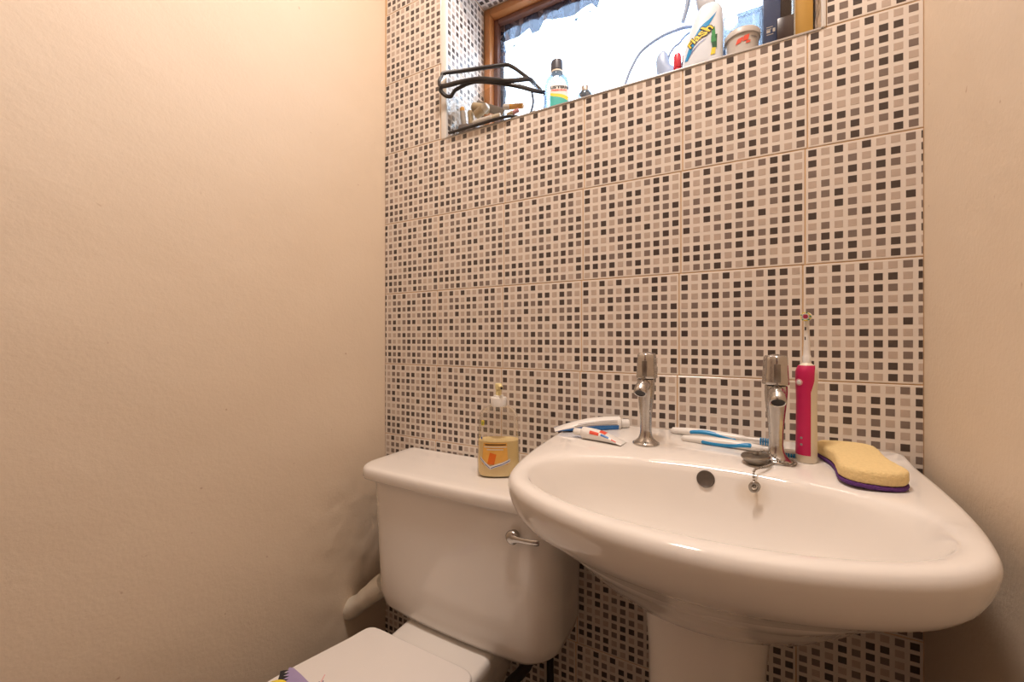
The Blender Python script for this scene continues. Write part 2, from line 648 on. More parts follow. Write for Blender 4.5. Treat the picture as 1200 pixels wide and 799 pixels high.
for r in range(-5, 8):
    z0 = 0.948 + T * r
    for n in range(0, 7):
        x0 = -0.005 + 0.0033 * r + T * n
        X0, X1, Z0, Z1 = max(x0, RX0), min(x0 + T, RX1), max(z0, 0.0), min(z0 + T, RZ1)
        if X1 - X0 < .004 or Z1 - Z0 < .004: continue
        if n == 0 and x0 > RX0: pass
        rects = []
        if Z1 <= SILL + 1e-6 or Z0 >= OPZ1 - 1e-6:
            rects.append((X0, X1, Z0, Z1))
        else:
            if X0 < TX0: rects.append((X0, min(X1, TX0), Z0, Z1))
            if X1 > TX1: rects.append((max(X0, TX1), X1, Z0, Z1))
            if Z1 > OPZ1:
                a, b = max(X0, TX0), min(X1, TX1)
                if b > a: rects.append((a, b, OPZ1, Z1))
        for a, b, c, d in rects:
            place_tile((x0, 0, z0), (0, 0, 0), a - x0, b - x0, c - z0, d - z0)
# the recess: two cheeks, the soffit and the sill
for r in range(3, 6):
    z0 = 0.948 + T * r
    w1 = min(T, OPZ1 - z0)
    place_tile((OPX0, 0.001, z0), (0, 0, PI / 2), 0.002, REV, 0, w1)
    place_tile((OPX1, REV, z0), (0, 0, -PI / 2), 0.0, REV - .002, 0, w1)
for n in range(0, 5):
    x0 = 0.2 * n + OPX0
    u1 = min(T, OPX1 - x0)
    if u1 > 0.004:
        place_tile((x0, REV, OPZ1), (PI / 2, 0, 0), 0, u1, 0, REV - .002)
        place_tile((x0, 0.001, SILL), (-PI / 2, 0, 0), 0, u1, 0.003, REV)

struct('trim_1', box(TX0 + .0006, OPX0 + .0005, -0.003, 0.006, SILL - .002, OPZ1, .002), M['trim'], label='white plastic corner trim down the left edge of the window recess', smooth=40)
struct('trim_2', box(OPX1 - .0005, TX1 - .0004, -0.003, 0.006, SILL, OPZ1, .002), M['trim'], label='white plastic corner trim down the right edge of the window recess', smooth=40)
struct('trim_3', box(OPX0, OPX1, -0.0016, 0.004, SILL - .0025, SILL + .0014, .0006), M['steeltrim'], label='thin grey metal edge along the front of the tiled sill', smooth=40)

# window: outer frame, opening sash, pane, torn film
win = thing('window_1', 'small wooden window in the tiled recess with torn film round its pane', None)
win['kind'] = 'structure'
fx0, fx1, fz0, fz1 = OPX0 + .002, OPX1 - .002, SILL + .002, OPZ1 - .002
fw = 0.020
for a in ((fx0, fx0 + fw, fz0, fz1), (fx1 - fw, fx1, fz0, fz1), (fx0 + fw, fx1 - fw, fz0, fz0 + fw), (fx0 + fw, fx1 - fw, fz1 - fw, fz1)):
    make_obj('frame_rail', *box(a[0], a[1], REV - .002, 0.245, a[2], a[3], .003), M['wood'], win, 40)
sx0, sx1, sz0, sz1 = fx0 + fw, fx1 - fw, fz0 + fw, fz1 - fw
sw = 0.014
for a in ((sx0, sx0 + sw, sz0, sz1), (sx1 - sw, sx1, sz0, sz1), (sx0 + sw, sx1 - sw, sz0, sz0 + sw), (sx0 + sw, sx1 - sw, sz1 - sw, sz1)):
    make_obj('sash_rail', *box(a[0], a[1], 0.203, 0.240, a[2], a[3], .002), M['woodd'], win, 40)
gx0, gx1, gz0, gz1 = sx0 + sw, sx1 - sw, sz0 + sw, sz1 - sw
make_obj('pane', *box(gx0 - .004, gx1 + .004, 0.224, 0.228, gz0 - .004, gz1 + .004), M['glass'], win, 0)

def film_strip(name, inner, y, m):
    """a ragged sheet: inner lists (s, d0, d1) stations"""
    rnd = random.Random(len(inner) + int(y * 1e4))
    V, F = [], []
    for (a, b) in inner:
        V += [(a[0], y + rnd.uniform(-.0012, .0012), a[1]), (b[0], y + rnd.uniform(-.002, .002), b[1])]
    for i in range(len(inner) - 1):
        F.append((2 * i, 2 * i + 1, 2 * i + 3, 2 * i + 2))
    n = len(V)                       # a sheet with a little thickness
    V += [(v[0], v[1] + .0004, v[2]) for v in V[:n]]
    F += [tuple(i + n for i in f[::-1]) for f in F[:]]
    return make_obj(name, V, F, m, win, 0)

rnd = random.Random(11)
top = []
N = 46
for i in range(N + 1):
    x = gx0 + (gx1 - gx0) * i / N
    d = 0.040 + 0.010 * math.sin(i * .55) + rnd.uniform(-.003, .003) + (0.022 if i in (7, 8, 19, 31, 32) else 0)
    top.append(((x, gz1 + .001), (x + rnd.uniform(-.004, .004), gz1 - d)))
film_strip('film', top, 0.2215, M['film'])
top2 = [((a[0], a[1]), (b[0], gz1 - (gz1 - b[1]) * (.34 + .12 * math.sin(i * 1.7)))) for i, (a, b) in enumerate(top)]
film_strip('film', top2, 0.2185, M['filmdark'])
side = []
for i in range(31):
    z = gz0 + (gz1 - gz0) * i / 30
    side.append(((gx0 - .001, z), (gx0 + .015 + rnd.uniform(-.002, .002) + .004 * math.sin(i * .6), z)))
film_strip('film', side, 0.2200, M['film'])
for i, (x, z, s) in enumerate(((gx0 + .045, gz1 - .072, .006), (gx0 + .082, gz1 - .062, .003), (gx0 + .24, gz1 - .066, .007), (gx0 + .28, gz1 - .058, .004))):
    a = [(x - s, 0.2225, z), (x + s * .6, 0.2225, z - s * .4), (x + s, 0.2225, z + s * .8), (x - s * .2, 0.2225, z + s)]
    V = a + [(p[0], p[1] - .0004, p[2]) for p in a]
    make_obj('film_scrap', V, [(0, 1, 2, 3), (7, 6, 5, 4), (0, 1, 5, 4), (1, 2, 6, 5), (2, 3, 7, 6), (3, 0, 4, 7)], M['film'], win, 0)

# ------------------------------------------------------------------ basin on its pedestal
BX = 0.852
basin = thing('pedestal_basin', 'white ceramic pedestal basin with two chrome taps against the mosaic wall', 'basin', (BX, -0.2, 0))
half = [(0.0, -0.002), (.14, -0.002), (.235, -0.002), (.266, -.006), (.277, -.03), (.277, -.09), (.274, -.16), (.268, -.235), (.257, -.307), (.240, -.362), (.205, -.402), (.150, -.433), (.080, -.457), (0.0, -.467)]
pts = half + [(-x, y) for x, y in half[-2:0:-1]]
dense = closed_smooth([(x, y, 0) for x, y in pts], 10)
CB = Vector((0, -0.29))
NB = 144
def radial(poly, c, n):
    out = []
    for i in range(n):
        a = 2 * PI * i / n
        d = Vector((math.cos(a), math.sin(a)))
        best = 0
        for p, q in zip(poly, poly[1:] + poly[:1]):
            e = Vector((q.x - p.x, q.y - p.y))
            den = d.x * e.y - d.y * e.x
            if abs(den) < 1e-12: continue
            w = Vector((p.x - c.x, p.y - c.y))
            t = (w.x * e.y - w.y * e.x) / den
            s = (w.x * d.y - w.y * d.x) / den
            if t > 0 and -1e-9 <= s <= 1 + 1e-9: best = max(best, t)
        out.append(c + d * best)
    return out
OUT = radial(dense, CB, NB)
OPEN = radial([Vector((p[0], p[1], 0)) for p in ering(0, -.303, .224, .128, 0, 160, 2.15)], CB, NB)
RIM = 0.832
def lip(p):
    t = min(1, max(0, (p.y + .050) / .040))
    return .010 * t * t * (3 - 2 * t)
def ring_scale(P, s, z, c=(0, -.20)):
    return [(c[0] + (p.x - c[0]) * s, c[1] + (p.y - c[1]) * s, z) for p in P]
def ring_in(P, d, z, lipw=0):
    Q = offset_poly(P, d)
    return [(q.x, q.y, z + lip(p) * lipw) for p, q in zip(P, Q)]
def ring_mix(t, z):
    return [(o.x + (i.x - o.x) * t, o.y + (i.y - o.y) * t, z + lip(o.lerp(i, t))) for o, i in zip(OUT, OPEN)]
OUTC = OUT
rings = [ring_scale(OUT, .28, .640, (0, -.18)), ring_scale(OUT, .40, .648, (0, -.18)), ring_scale(OUT, .52, .672, (0, -.19)), ring_scale(OUT, .64, .706), ring_scale(OUT, .74, .734), ring_scale(OUT, .82, .750)]
rings += [ring_in(OUTC, .040, .7610), ring_in(OUTC, .029, .7655), ring_in(OUTC, .019, .7730), ring_in(OUTC, .0105, .784), ring_in(OUTC, .0045, .797), ring_in(OUTC, .0012, .809), ring_in(OUTC, 0, .817, .3), ring_in(OUTC, .0008, .8225, .5), ring_in(OUTC, .0030, .8275, .8), ring_in(OUTC, .0065, .8305, 1), ring_in(OUTC, .0110, .8317, 1)]
for t, d in ((.46, 0), (.56, 0), (.66, .0003), (.76, .0010), (.86, .0026), (.94, .0052)): rings.append(ring_mix(t, RIM - d))
rings += [[(p.x, p.y, RIM - .0090) for p in OPEN]]
oc = (0, -.300)
for s, z in ((.975, .8135), (.95, .802), (.92, .786), (.87, .764), (.79, .741), (.66, .722), (.48, .709), (.28, .702), (.10, .699), (.03, .6985)):
    rings.append(ring_scale(OPEN, s, z, oc))
def stained(base, spots):
    m = base.copy()
    m.name = 'stained_vitreous_china'
    nt = m.node_tree
    p = nt.nodes['Principled BSDF']
    src = p.inputs['Base Color'].links[0].from_socket
    tc = nt.nodes.new('ShaderNodeTexCoord')
    nz = nt.nodes.new('ShaderNodeTexNoise')
    nz.inputs['Scale'].default_value = 55
    nz.inputs['Detail'].default_value = 5
    nt.links.new(tc.outputs['Object'], nz.inputs['Vector'])
    for c, r, k, col in spots:
        d = nt.nodes.new('ShaderNodeVectorMath')
        d.operation = 'DISTANCE'
        nt.links.new(tc.outputs['Object'], d.inputs[0])
        d.inputs[1].default_value = c
        mr = nt.nodes.new('ShaderNodeMapRange')
        mr.inputs['From Min'].default_value = 0
        mr.inputs['From Max'].default_value = r
        mr.inputs['To Min'].default_value = k
        mr.inputs['To Max'].default_value = 0
        nt.links.new(d.outputs['Value'], mr.inputs['Value'])
        mu = nt.nodes.new('ShaderNodeMath')
        mu.operation = 'MULTIPLY'
        nt.links.new(mr.outputs[0], mu.inputs[0])
        nt.links.new(nz.outputs['Fac'], mu.inputs[1])
        mx = nt.nodes.new('ShaderNodeMix')
        mx.data_type = 'RGBA'
        mx.inputs[7].default_value = (*col, 1)
        nt.links.new(mu.outputs[0], mx.inputs[0])
        nt.links.new(src, mx.inputs[6])
        src = mx.outputs[2]
    nt.links.new(src, p.inputs['Base Color'])
    return m
# limescale by the taps, a rusty drip under the plug chain, scuffs on the right rim
M['bowl'] = stained(M['china'], [((-.068, .112, .832), .045, .75, (.42, .30, .18)), ((.070, .085, .832), .040, .4, (.42, .30, .18)), ((.062, .010, .800), .026, .9, (.48, .33, .14)), ((.240, -.085, .832), .040, .45, (.45, .41, .38))])
bowl = make_obj('bowl', *xf(loft(rings), Matrix.Translation((0, .2, 0))), M['bowl'], basin, 60)

# overflow and waste
def disc_part(name, r, h, loc, rot, m, parent, prof=None):
    return make_obj(name, *lathe(prof or [(r * .6, 0), (r, 0), (r, h), (r * .85, h * 1.3), (r * .5, h * 1.3)], 28), m, parent, 40, loc, rot)
make_obj('overflow_hole', *lathe([(.0005, .0012), (.0100, .0012), (.0116, .0022), (.0126, .0008), (.0126, -.004)], 28), M['dark'], basin, 40, (0.001, 0.0198, .808), (math.radians(74), 0, 0))
make_obj('waste_outlet', *lathe([(.0005, .002), (.016, .002), (.019, .005), (.022, .003), (.022, 0)], 28), M['chrome'], basin, 40, (0, -.1, .6985))

# pedestal
prof = [(.125, .105, 0.0), (.125, .105, .02), (.108, .092, .06), (.090, .082, .14), (.080, .078, .28), (.077, .076, .44), (.079, .077, .56), (.084, .080, .62), (.094, .088, .66), (.104, .097, .69)]
make_obj('pedestal', *loft([ering(0, .012, rx, ry, z, 56, 2.4) for rx, ry, z in prof]), M['china'], basin, 60)

def make_tap(x, y, turn):
    body = lathe([(.0225, 0), (.0232, .0012), (.0228, .0030), (.0185, .0055), (.0134, .0105), (.0106, .017), (.0097, .026), (.0100, .045), (.0116, .065), (.0134, .082), (.0148, .096), (.0154, .108), (.0150, .116), (.009, .119)], 36)
    body_o = make_obj('tap', *body, M['chrome'], basin, 50, (x - BX, y + .2, RIM - .0005), (0, 0, turn))
    sp = tube(smooth_path([(0, .004, .1045), (0, -.012, .1065), (0, -.024, .1050), (0, -.033, .0985)], 6), [.0112] * 12 + [.0110] * 7, 24)
    make_obj('spout', *sp, M['chrome'], body_o, 50)
    ax = Matrix.Translation((0, -.0345, .0970)) @ Matrix.Rotation(math.radians(-42), 4, 'X')
    make_obj('spout_nozzle', *xf(lathe([(.0080, .010), (.0110, .009), (.0113, .002), (.0110, -.0030), (.0098, -.0040), (.0086, -.0032), (.0086, .003)], 28), ax), M['chrome'], body_o, 50)
    make_obj('nozzle_mouth', *xf(lathe([(.0004, -.0022), (.0088, -.0022), (.0088, .0005), (.0004, .0005)], 24), ax), M['black'], body_o, 50)
    hd = lathe([(.0130, .119), (.0174, .1180), (.0182, .1195), (.0178, .126), (.0170, .140), (.0163, .154), (.0158, .1600), (.0140, .1625), (.0080, .1630), (.0045, .1642), (.0004, .1650)], 84, (7, .035))
    h = make_obj('tap_handle', *hd, M['chrome'], body_o, 50, (0, .004, 0), (0, 0, .35))
    make_obj('handle_rib', *box(-.0045, .0045, -.0188, -.010, .1215, .150, .0012), M['steel'], body_o, 40, (0, .004, 0), (0, 0, 0.05))
    return body_o
make_tap(0.7515, -0.104, -0.08)
make_tap(0.9475, -0.115, 0.0)
bpy.context.view_layer.update()

# ------------------------------------------------------------------ toilet
TCX = 0.352
toilet = thing('toilet', 'white close-coupled toilet with closed lid in the left corner', 'toilet', (TCX, -0.30, 0))
def tl(part): return xf(part, Matrix.Translation((-TCX, .30, 0)))
def rrect(x0, x1, y0, y1, rb, rf, z, n=10, bow=0.0):
    """rounded rectangle ring, ccw from the back right; rb, rf = back and front corner radii"""
    out = []
    cs = [(x1 - rb, y1 - rb, rb, 0), (x0 + rb, y1 - rb, rb, PI / 2), (x0 + rf, y0 + rf, rf, PI), (x1 - rf, y0 + rf, rf, 1.5 * PI)]
    for cx, cy, r, a0 in cs:
        for k in range(n + 1):
            a = a0 + PI / 2 * k / n
            out.append([cx + r * math.cos(a), cy + r * math.sin(a), z])
    # straight runs along the front get extra points so that the face can bow
    fin = []
    m = len(out)
    for i, p in enumerate(out):
        q = out[(i + 1) % m]
        fin.append(p)
        if abs(p[0] - q[0]) > .05 or abs(p[1] - q[1]) > .05:
            for k in range(1, 9):
                fin.append([p[0] + (q[0] - p[0]) * k / 9, p[1] + (q[1] - p[1]) * k / 9, z])
    if bow:
        xm, hw = (x0 + x1) / 2, (x1 - x0) / 2
        ym = (y0 + y1) / 2
        for p in fin:
            if p[1] < ym:
                p[1] -= bow * (1 - ((p[0] - xm) / hw) ** 2) * min(1, (ym - p[1]) / (ym - y0))
    return [tuple(p) for p in fin]

CX0, CX1 = 0.128, 0.606
cr = []
for z, dx, dyf, rf in ((.388, .055, .040, .05), (.390, .040, .028, .055), (.396, .026, .016, .058), (.410, .014, .008, .058), (.435, .008, .005, .056), (.50, .006, .004, .054), (.60, .003, .002, .052), (.696, 0, 0, .05)):
    cr.append(rrect(CX0 + dx, CX1 - dx, -.178 + dyf, -.012, .02, rf, z, 8, .010))
cistern = make_obj('cistern', *tl(loft(cr)), M['china'], toilet, 60)
lr = []
for z, d in ((.6955, .012), (.6945, .006), (.6955, .0015), (.699, 0.0), (.711, 0.0), (.7165, .0010), (.7200, .0032), (.7220, .0065), (.7230, .012), (.7232, .03)):
    lr.append(rrect(.1035 + d, .630 - d, -.192 + d, -.003 - d * .3, .012, .045, z, 8, .010))
make_obj('cistern_lid', *tl(loft(lr)), M['china'], toilet, 60)
# flush lever on the front of the cistern
lev = join(xf(lathe([(.0004, .012), (.0095, .0115), (.0128, .009), (.0132, .005), (.0110, 0), (.0110, -.006)], 28), Matrix.Translation((.5265, -.1865, .6495)) @ Matrix.Rotation(PI / 2, 4, 'X')))
lv = make_obj('flush_lever', *tl(lev), M['chrome'], cistern, 50)
arm = tube(smooth_path([(.5275, -.1945, .6485), (.537, -.197, .6500), (.548, -.199, .6515), (.566, -.200, .6530), (.584, -.199, .6545)], 5), [.0105, .0098, .0090, .0082, .0074, .0067, .0062, .0059, .0056, .0054, .0052, .0050, .0050, .0050, .0050, .0050, .0051, .0052, .0053, .0052, .0048], 14, .55, (0, 1, 0))
make_obj('lever_arm', *tl(arm), M['chrome'], lv, 50)
lv.parent = cistern

# pan: foot, bowl and the ledge that carries the cistern
SY0, SY1 = -.705, -.248          # seat lid front and back
def lid_outline(dx=0.0):
    R = [(0.0, SY1), (.06, SY1), (.105, SY1), (.123, SY1 - .004), (.133, SY1 - .016), (.141, SY1 - .05), (.156, SY1 - .10), (.172, SY1 - .155), (.183, SY1 - .21), (.187, SY1 - .26), (.182, SY1 - .32), (.163, SY1 - .38), (.125, SY1 - .425), (.07, SY1 - .450), (0, SY1 - .457)]
    P = R + [(-x, y) for x, y in R[-2:0:-1]]
    P = closed_smooth([(x, y, 0) for x, y in P], 5)
    P = [Vector((p.x + TCX - .002, p.y)) for p in P]
    P.reverse()
    return P
LO = lid_outline()
area = sum(a.x * b.y - b.x * a.y for a, b in zip(LO, LO[1:] + LO[:1]))
if area < 0: LO.reverse()
def pan_ring(s, sy, z, yc=-.46):
    return [(TCX + (p.x - TCX) * s, yc + (p.y - yc) * sy, z) for p in LO]
pan = loft([pan_ring(.60, .72, 0, -.40), pan_ring(.60, .72, .03, -.40), pan_ring(.52, .62, .08, -.39), pan_ring(.52, .62, .16, -.39), pan_ring(.66, .74, .24, -.42), pan_ring(.88, .90, .31, -.45), pan_ring(.97, .97, .35), pan_ring(.985, .985, .375), pan_ring(.95, .97, .386)])
led = []
for z, d in ((.20, .05), (.28, .022), (.33, .008), (.360, .001), (.376, 0), (.383, .002), (.3870, .007), (.3885, .014)):
    led.append(rrect(.240 + d, .466 - d, -.285, -.02 - d * .4, .03, .03, z, 8))
make_obj('pan', *tl(join(pan, loft(led))), M['china'], toilet, 50)
make_obj('seat', *tl(slab([(TCX + (p.x - TCX) * .99, -.46 + (p.y + .46) * .985) for p in LO], .388, .402, .005)), M['seat'], toilet, 50)
lid = make_obj('seat_lid', *tl(slab([(p.x, p.y) for p in LO], .4035, .4205, .0055, 4)), M['seat'], toilet, 50)
# printed picture on the lid
def flat_print(name, P, z, m):
    V = [(p[0], p[1], z) for p in P] + [(p[0], p[1], z + .0002) for p in P]
    n = len(P)
    F = [tuple(range(n, 2 * n)), tuple(range(n - 1, -1, -1))] + [(i, (i + 1) % n, n + (i + 1) % n, n + i) for i in range(n)]
    return make_obj(name, *tl((V, F)), m, lid, 0)
flat_print('lilac_print', [(.1775, -.4020), (.186, -.3990), (.2100, -.4015), (.240, -.4060), (.262, -.425), (.272, -.47), (.255, -.50), (.215, -.475), (.200, -.440), (.190, -.418)], .4206, M['lilac'])
jag = []
for i in range(19):
    t = i / 18
    x, y = .174 + .055 * t, -.4130 - .045 * t ** 1.2
    o_ = .0085 if i % 2 else .001
    jag.append((x + o_ * .8, y + o_))
flat_print('black_print', jag + [(.222, -.472), (.205, -.452), (.190, -.432), (.178, -.420), (.1725, -.4160)], .4209, M['ink'])
flat_print('yellow_print', [(.2000 + .024 * math.cos(2 * PI * k / 28), -.455 + .031 * math.sin(2 * PI * k / 28)) for k in range(28)], .4212, M['yellow'])
flat_print('black_print', [(.2005 + .019 * math.cos(2 * PI * k / 28), -.459 + .025 * math.sin(2 * PI * k / 28)) for k in range(28)], .4215, M['brown'])
for a, b, w, mm in (((.2490, -.3815), (.2590, -.3990), .0008, 'rose'), ((.2540, -.3960), (.2570, -.4090), .0008, 'purple'), ((.2575, -.3915), (.2640, -.3990), .0007, 'purple'), ((.2640, -.3990), (.2610, -.4100), .0006, 'purple'), ((.2670, -.3950), (.2730, -.4080), .0007, 'purple')):
    d = (Vector(b) - Vector(a)).normalized()
    n_ = Vector((-d.y, d.x)) * w
    flat_print('pen_stroke', [Vector(a) + n_, Vector(a) - n_, Vector(b) - n_, Vector(b) + n_], .4206, M[mm])
# black valve nut and water hose under the cistern
nut = join(xf(lathe([(.012, -.03), (.022, -.028), (.022, -.012), (.027, -.010), (.027, .004), (.012, .006)], 8), Matrix.Translation((.515, -.100, .385))))
make_obj('valve_nut', *tl(nut), M['black'], toilet, 30)
hose = tube(smooth_path([(.515, -.100, .37), (.513, -.100, .345), (.495, -.105, .318), (.470, -.105, .285), (.452, -.09, .22), (.448, -.07, .12), (.448, -.06, .01)], 6), .011, 12)
make_obj('hose', *tl(hose), M['black'], toilet, 50)

# black pipe running up the wall behind the cistern
tag(make_obj('water_pipe', *tube([(.530, -.022, 0.0), (.530, -.022, .2), (.530, -.022, .386)], .008, 14), M['black'], None, 50),
    'black water pipe running up the tiles under the right end of the cistern', 'pipe')

# painted foam-lagged pipe between the left wall and the cistern
P = smooth_path([(-.012, -.118, .300), (.010, -.120, .315), (.045, -.122, .343), (.085, -.122, .378), (.128, -.119, .415)], 8)
rr = []
for i in range(len(P)):
    t = i / (len(P) - 1)
    rr.append(.0240 + .0016 * math.sin(t * 9) + .0008 * math.sin(t * 23) - .010 * max(0, .18 - t) / .18)
pv, pf = tube(P, rr, 24)
from mathutils import noise as mnoise
pv = [tuple(Vector(v) + Vector((1, 1, 1)) * mnoise.noise(Vector(v) * 60) * .0018) for v in pv]
tag(make_obj('painted_pipe', pv, pf, mat('cream_painted_lagging', (.86, .80, .69), .6, var=.06, vscale=60, bump=.5, bscale=160), None, 60),
    'lumpy cream-painted waste pipe running from the left wall to the cistern', 'pipe')

# ------------------------------------------------------------------ soap bottle on the cistern
sb = thing('soap_dispenser', 'clear plastic soap bottle half full of cream soap, standing on the cistern', 'soap bottle', (.438, -.092, .7232), math.radians(30))
_sb = ([(0, .036, .020, 0), (.004, .041, .024, 0), (.012, .0435, .026, 0), (.04, .0435, .0265, 0), (.085, .0425, .026, 0), (.120, .0405, .025, 0), (.134, .0385, .0235, 0), (.143, .033, .021, 0), (.149, .024, .018, 0), (.152, .0165, .0150, 0), (.155, .0150, .0145, 0)])
B = Body([(z, rx * 1.06, ry * 1.06, c) for z, rx, ry, c in _sb], 2.5)
bt = make_obj('bottle', *B.mesh(56), M['clearpet'], sb, 50)
make_obj('soap', *B.mesh(56, .0020, .003, .078), M['soap'], sb, 50)
make_obj('collar', *lathe([(.0155, .150), (.0172, .151), (.0175, .168), (.0168, .1695), (.0110, .170), (.0105, .1735), (.0080, .174)], 36, (18, .012)), M['white'], sb, 40)
make_obj('pump_stem', *lathe([(.0062, .172), (.0062, .186), (.0075, .187), (.0078, .196), (.0070, .199), (.0010, .1995)], 24), M['yellowed'], sb, 40)
make_obj('pump_nozzle', *tube(smooth_path([(0.002, .0, .193), (.004, -.012, .1945), (.006, -.022, .192)], 5), .0042, 12), M['yellowed'], sb, 40)
make_obj('nozzle_mouth', *lathe([(.0002, 0), (.0026, 0), (.0026, .0008), (.0002, .0008)], 14), M['brown'], sb, 40, (.0063, -.0225, .1915), (PI / 2 + .1, 0, .2))
lb = make_obj('label', *B.quad([(-.030, .030), (.014, .030), (.012, .076), (-.026, .076)], .0007, 14, 6), M['orange'], sb, 50)
make_obj('label_fruit', *B.quad([(-.017, .032), (-.005, .030), (-.002, .052), (-.012, .056)], .0012, 8, 4), M['dorange'], lb, 50)
for q in ([(-.034, .040), (-.011, .020), (-.011, .027), (-.034, .047)], [(-.011, .020), (.018, .036), (.018, .043), (-.011, .027)]):
    c_ = make_obj('label_chevron', *B.quad(q, .0014, 8, 2), M['white'], lb, 50)
for q in ([(-.033, .0425), (-.012, .0222), (-.012, .0237), (-.033, .0440)], [(-.010, .0222), (.017, .0380), (.017, .0395), (-.010, .0237)]):
    make_obj('label_lettering', *B.quad(q, .0018, 8, 1), M['blueink'], lb, 50)
for z, u0, u1, mm in ((.0715, -.022, .010, 'brown'), (.0665, -.024, .011, 'cream'), (.0610, -.018, .006, 'cream')):
    make_obj('label_lettering', *B.patch(u0, u1, z, z + .0022, .0012, 10, 1), M[mm], lb, 50)
make_obj('price_sticker', *B.patch(-.034, -.025, .112, .123, .0008, 4, 3), M['yellow'], sb, 50)
make_obj('sticker_mark', *B.patch(-.0325, -.0265, .115, .1165, .0013, 4, 1), M['green'], sb, 50)
make_obj('sticker_mark', *B.patch(-.0325, -.0265, .1185, .120, .0013, 4, 1), M['green'], sb, 50)
make_obj('star_mark', *B.patch(-.033, -.0295, .083, .088, .0009, 4, 2), M['blueink'], sb, 50)

# ------------------------------------------------------------------ toothpaste tubes
def toothpaste(name, label, loc, rotz, L, R, capm, band, tilt=0.0, cap_len=.016):
    t = thing(name, label, 'toothpaste', loc, rotz, None)
    t.rotation_euler = (0, tilt, rotz)
    rings = []
    for k in range(11):
        s = k / 10
        h = R * (.98 - .93 * (1 - s) ** 2.4) if s < 1 else R
        w = R * (1.30 - .30 * s)
        h = max(h, .0009)
        ring = ering(0, 0, w, h, 0, 28, 2.2)
        rings.append([(s * L, p[0], h + p[1]) for p in ring])
    rings.append([(L + .004, p[1] * .55, R + (p[2] - R) * .55) for p in rings[-1]])
    body = make_obj('tube', *loft(rings), M['white'], t, 50)
    # cap
    c = xf(lathe([(R * .45, 0), (R * .62, .001), (R * .60, cap_len - .001), (R * .52, cap_len)], 28, (14, .02)), Matrix.Translation((L + .003, 0, R)) @ Matrix.Rotation(PI / 2, 4, 'Y'))
    make_obj('tube_cap', *c, capm, t, 40)
    def band_strip(a0, a1, s0, s1, m, nm, off=.0005):
        V, F = [], []
        n1, n2 = 12, 8
        for i in range(n1 + 1):
            s = s0 + (s1 - s0) * i / n1
            h = max(R * (.98 - .93 * (1 - s) ** 2.4), .0009)
            w = R * (1.30 - .30 * s)
            for j in range(n2 + 1):
                a = a0 + (a1 - a0) * j / n2
                cc, ss = math.cos(a), math.sin(a)
                V.append((s * L, (w + off) * math.copysign(abs(cc) ** (2 / 2.2), cc), h + (h + off) * math.copysign(abs(ss) ** (2 / 2.2), ss)))
        for i in range(n1):
            for j in range(n2):
                q = i * (n2 + 1) + j
                F.append((q, q + 1, q + n2 + 2, q + n2 + 1))
        make_obj(nm, V, F, m, body, 50)
    for b in band: band_strip(*b)
    return t
toothpaste('toothpaste_tube', 'larger white toothpaste tube with a blue band, cap pointing at the left tap', (.566, -.084, .8330), math.radians(26), .132, .0145, M['white'],
           [(PI + .02, PI + 1.15, 0.0, .97, M['blue'], 'blue_band'), (PI - .10, PI - .02, .30, .95, M['grey'], 'small_print'), (PI - .35, PI - .27, .30, .95, M['grey'], 'small_print'), (PI - .60, PI - .52, .35, .95, M['grey'], 'small_print'),
            (0.1, .9, .0, .97, M['blue'], 'blue_band')])
toothpaste('toothpaste_tube', 'small flattened white toothpaste tube with red dashes, lying in front of the larger tube', (.718, -.130, .8322), math.radians(173), .078, .0110, M['white'],
           [(PI * .30, PI * .62, .40, .55, M['redprint'], 'red_dash'), (.2, .8, .55, .78, M['redprint'], 'red_dash'), (.35, .75, .30, .50, M['blue'], 'blue_dash'), (.30, .62, .12, .24, M['redprint'], 'red_dash')])

# ------------------------------------------------------------------ manual toothbrushes behind the taps
def toothbrush(label, loc, rotz, tilt, flip):
    t = thing('toothbrush', label, 'toothbrush', loc, rotz, None)
    t.rotation_euler = (0, tilt, rotz)
    path = smooth_path([(0, 0, .0060), (.030, .001, .0070), (.065, .002, .0074), (.095, .001, .0070), (.115, 0, .0068), (.135, 0, .0075), (.150, 0, .0080)], 5)
    n = len(path)
    rad = []
    for i in range(n):
        s = i / (n - 1)
        rad.append(.0052 + .0036 * math.sin(PI * min(1, s * 1.25 + .05)) ** .7 if s < .74 else .0038)
    rad[0] = .0016
    h = make_obj('handle', *tube(path, rad, 16, .85, (0, 0, 1)), M['white'], t, 60)
    grip = tube([p + Vector((0, -.0026, -.0004 + .0024 * flip * math.sin(i * .35))) for i, p in enumerate(path[5:21])], [.0008] + [r * .82 for r in rad[6:20]] + [.0008], 12, .66, (0, 0, 1))
    make_obj('grip_stripe', *grip, M['skyblue'], h, 60)
    make_obj('thumb_mark', *lathe([(.0004, 0), (.0022, 0), (.0022, .0007), (.0004, .0009)], 14), M['blueink'], h, 40, (.093, -.0062, .0075), (PI / 2 * .8, 0, 0))
    hd = make_obj('brush_head', *box(.146, .178, -.0062, .0062, .0055, .0100, .0018), M['white'], t, 40)
    rows = []
    for i in range(8):
        for j in range(4):
            x, y = .149 + .0036 * i, -.0042 + .0028 * j
            rows.append(xf(lathe([(.0013, 0), (.0014, -.0055), (.0012, -.010), (.0004, -.0102)], 6), Matrix.Translation((x, y, .0058))))
    if flip > 0:
        rows = [(xf(r, Matrix.Translation((0, 0, .0075)) @ Matrix.Rotation(-PI / 2, 4, 'X') @ Matrix.Translation((0, 0, -.0075)))) for r in rows]
        hd.rotation_euler = (0, 0, 0)
    o = make_obj('bristles', *join(*rows), M['skyblue'], hd, 40)
    o['kind'] = 'stuff'
    return t
toothbrush('white and blue toothbrush lying nearest the tiles, its handle end at the left', (.783, -.026, .8385), math.radians(-7), 0, 1)
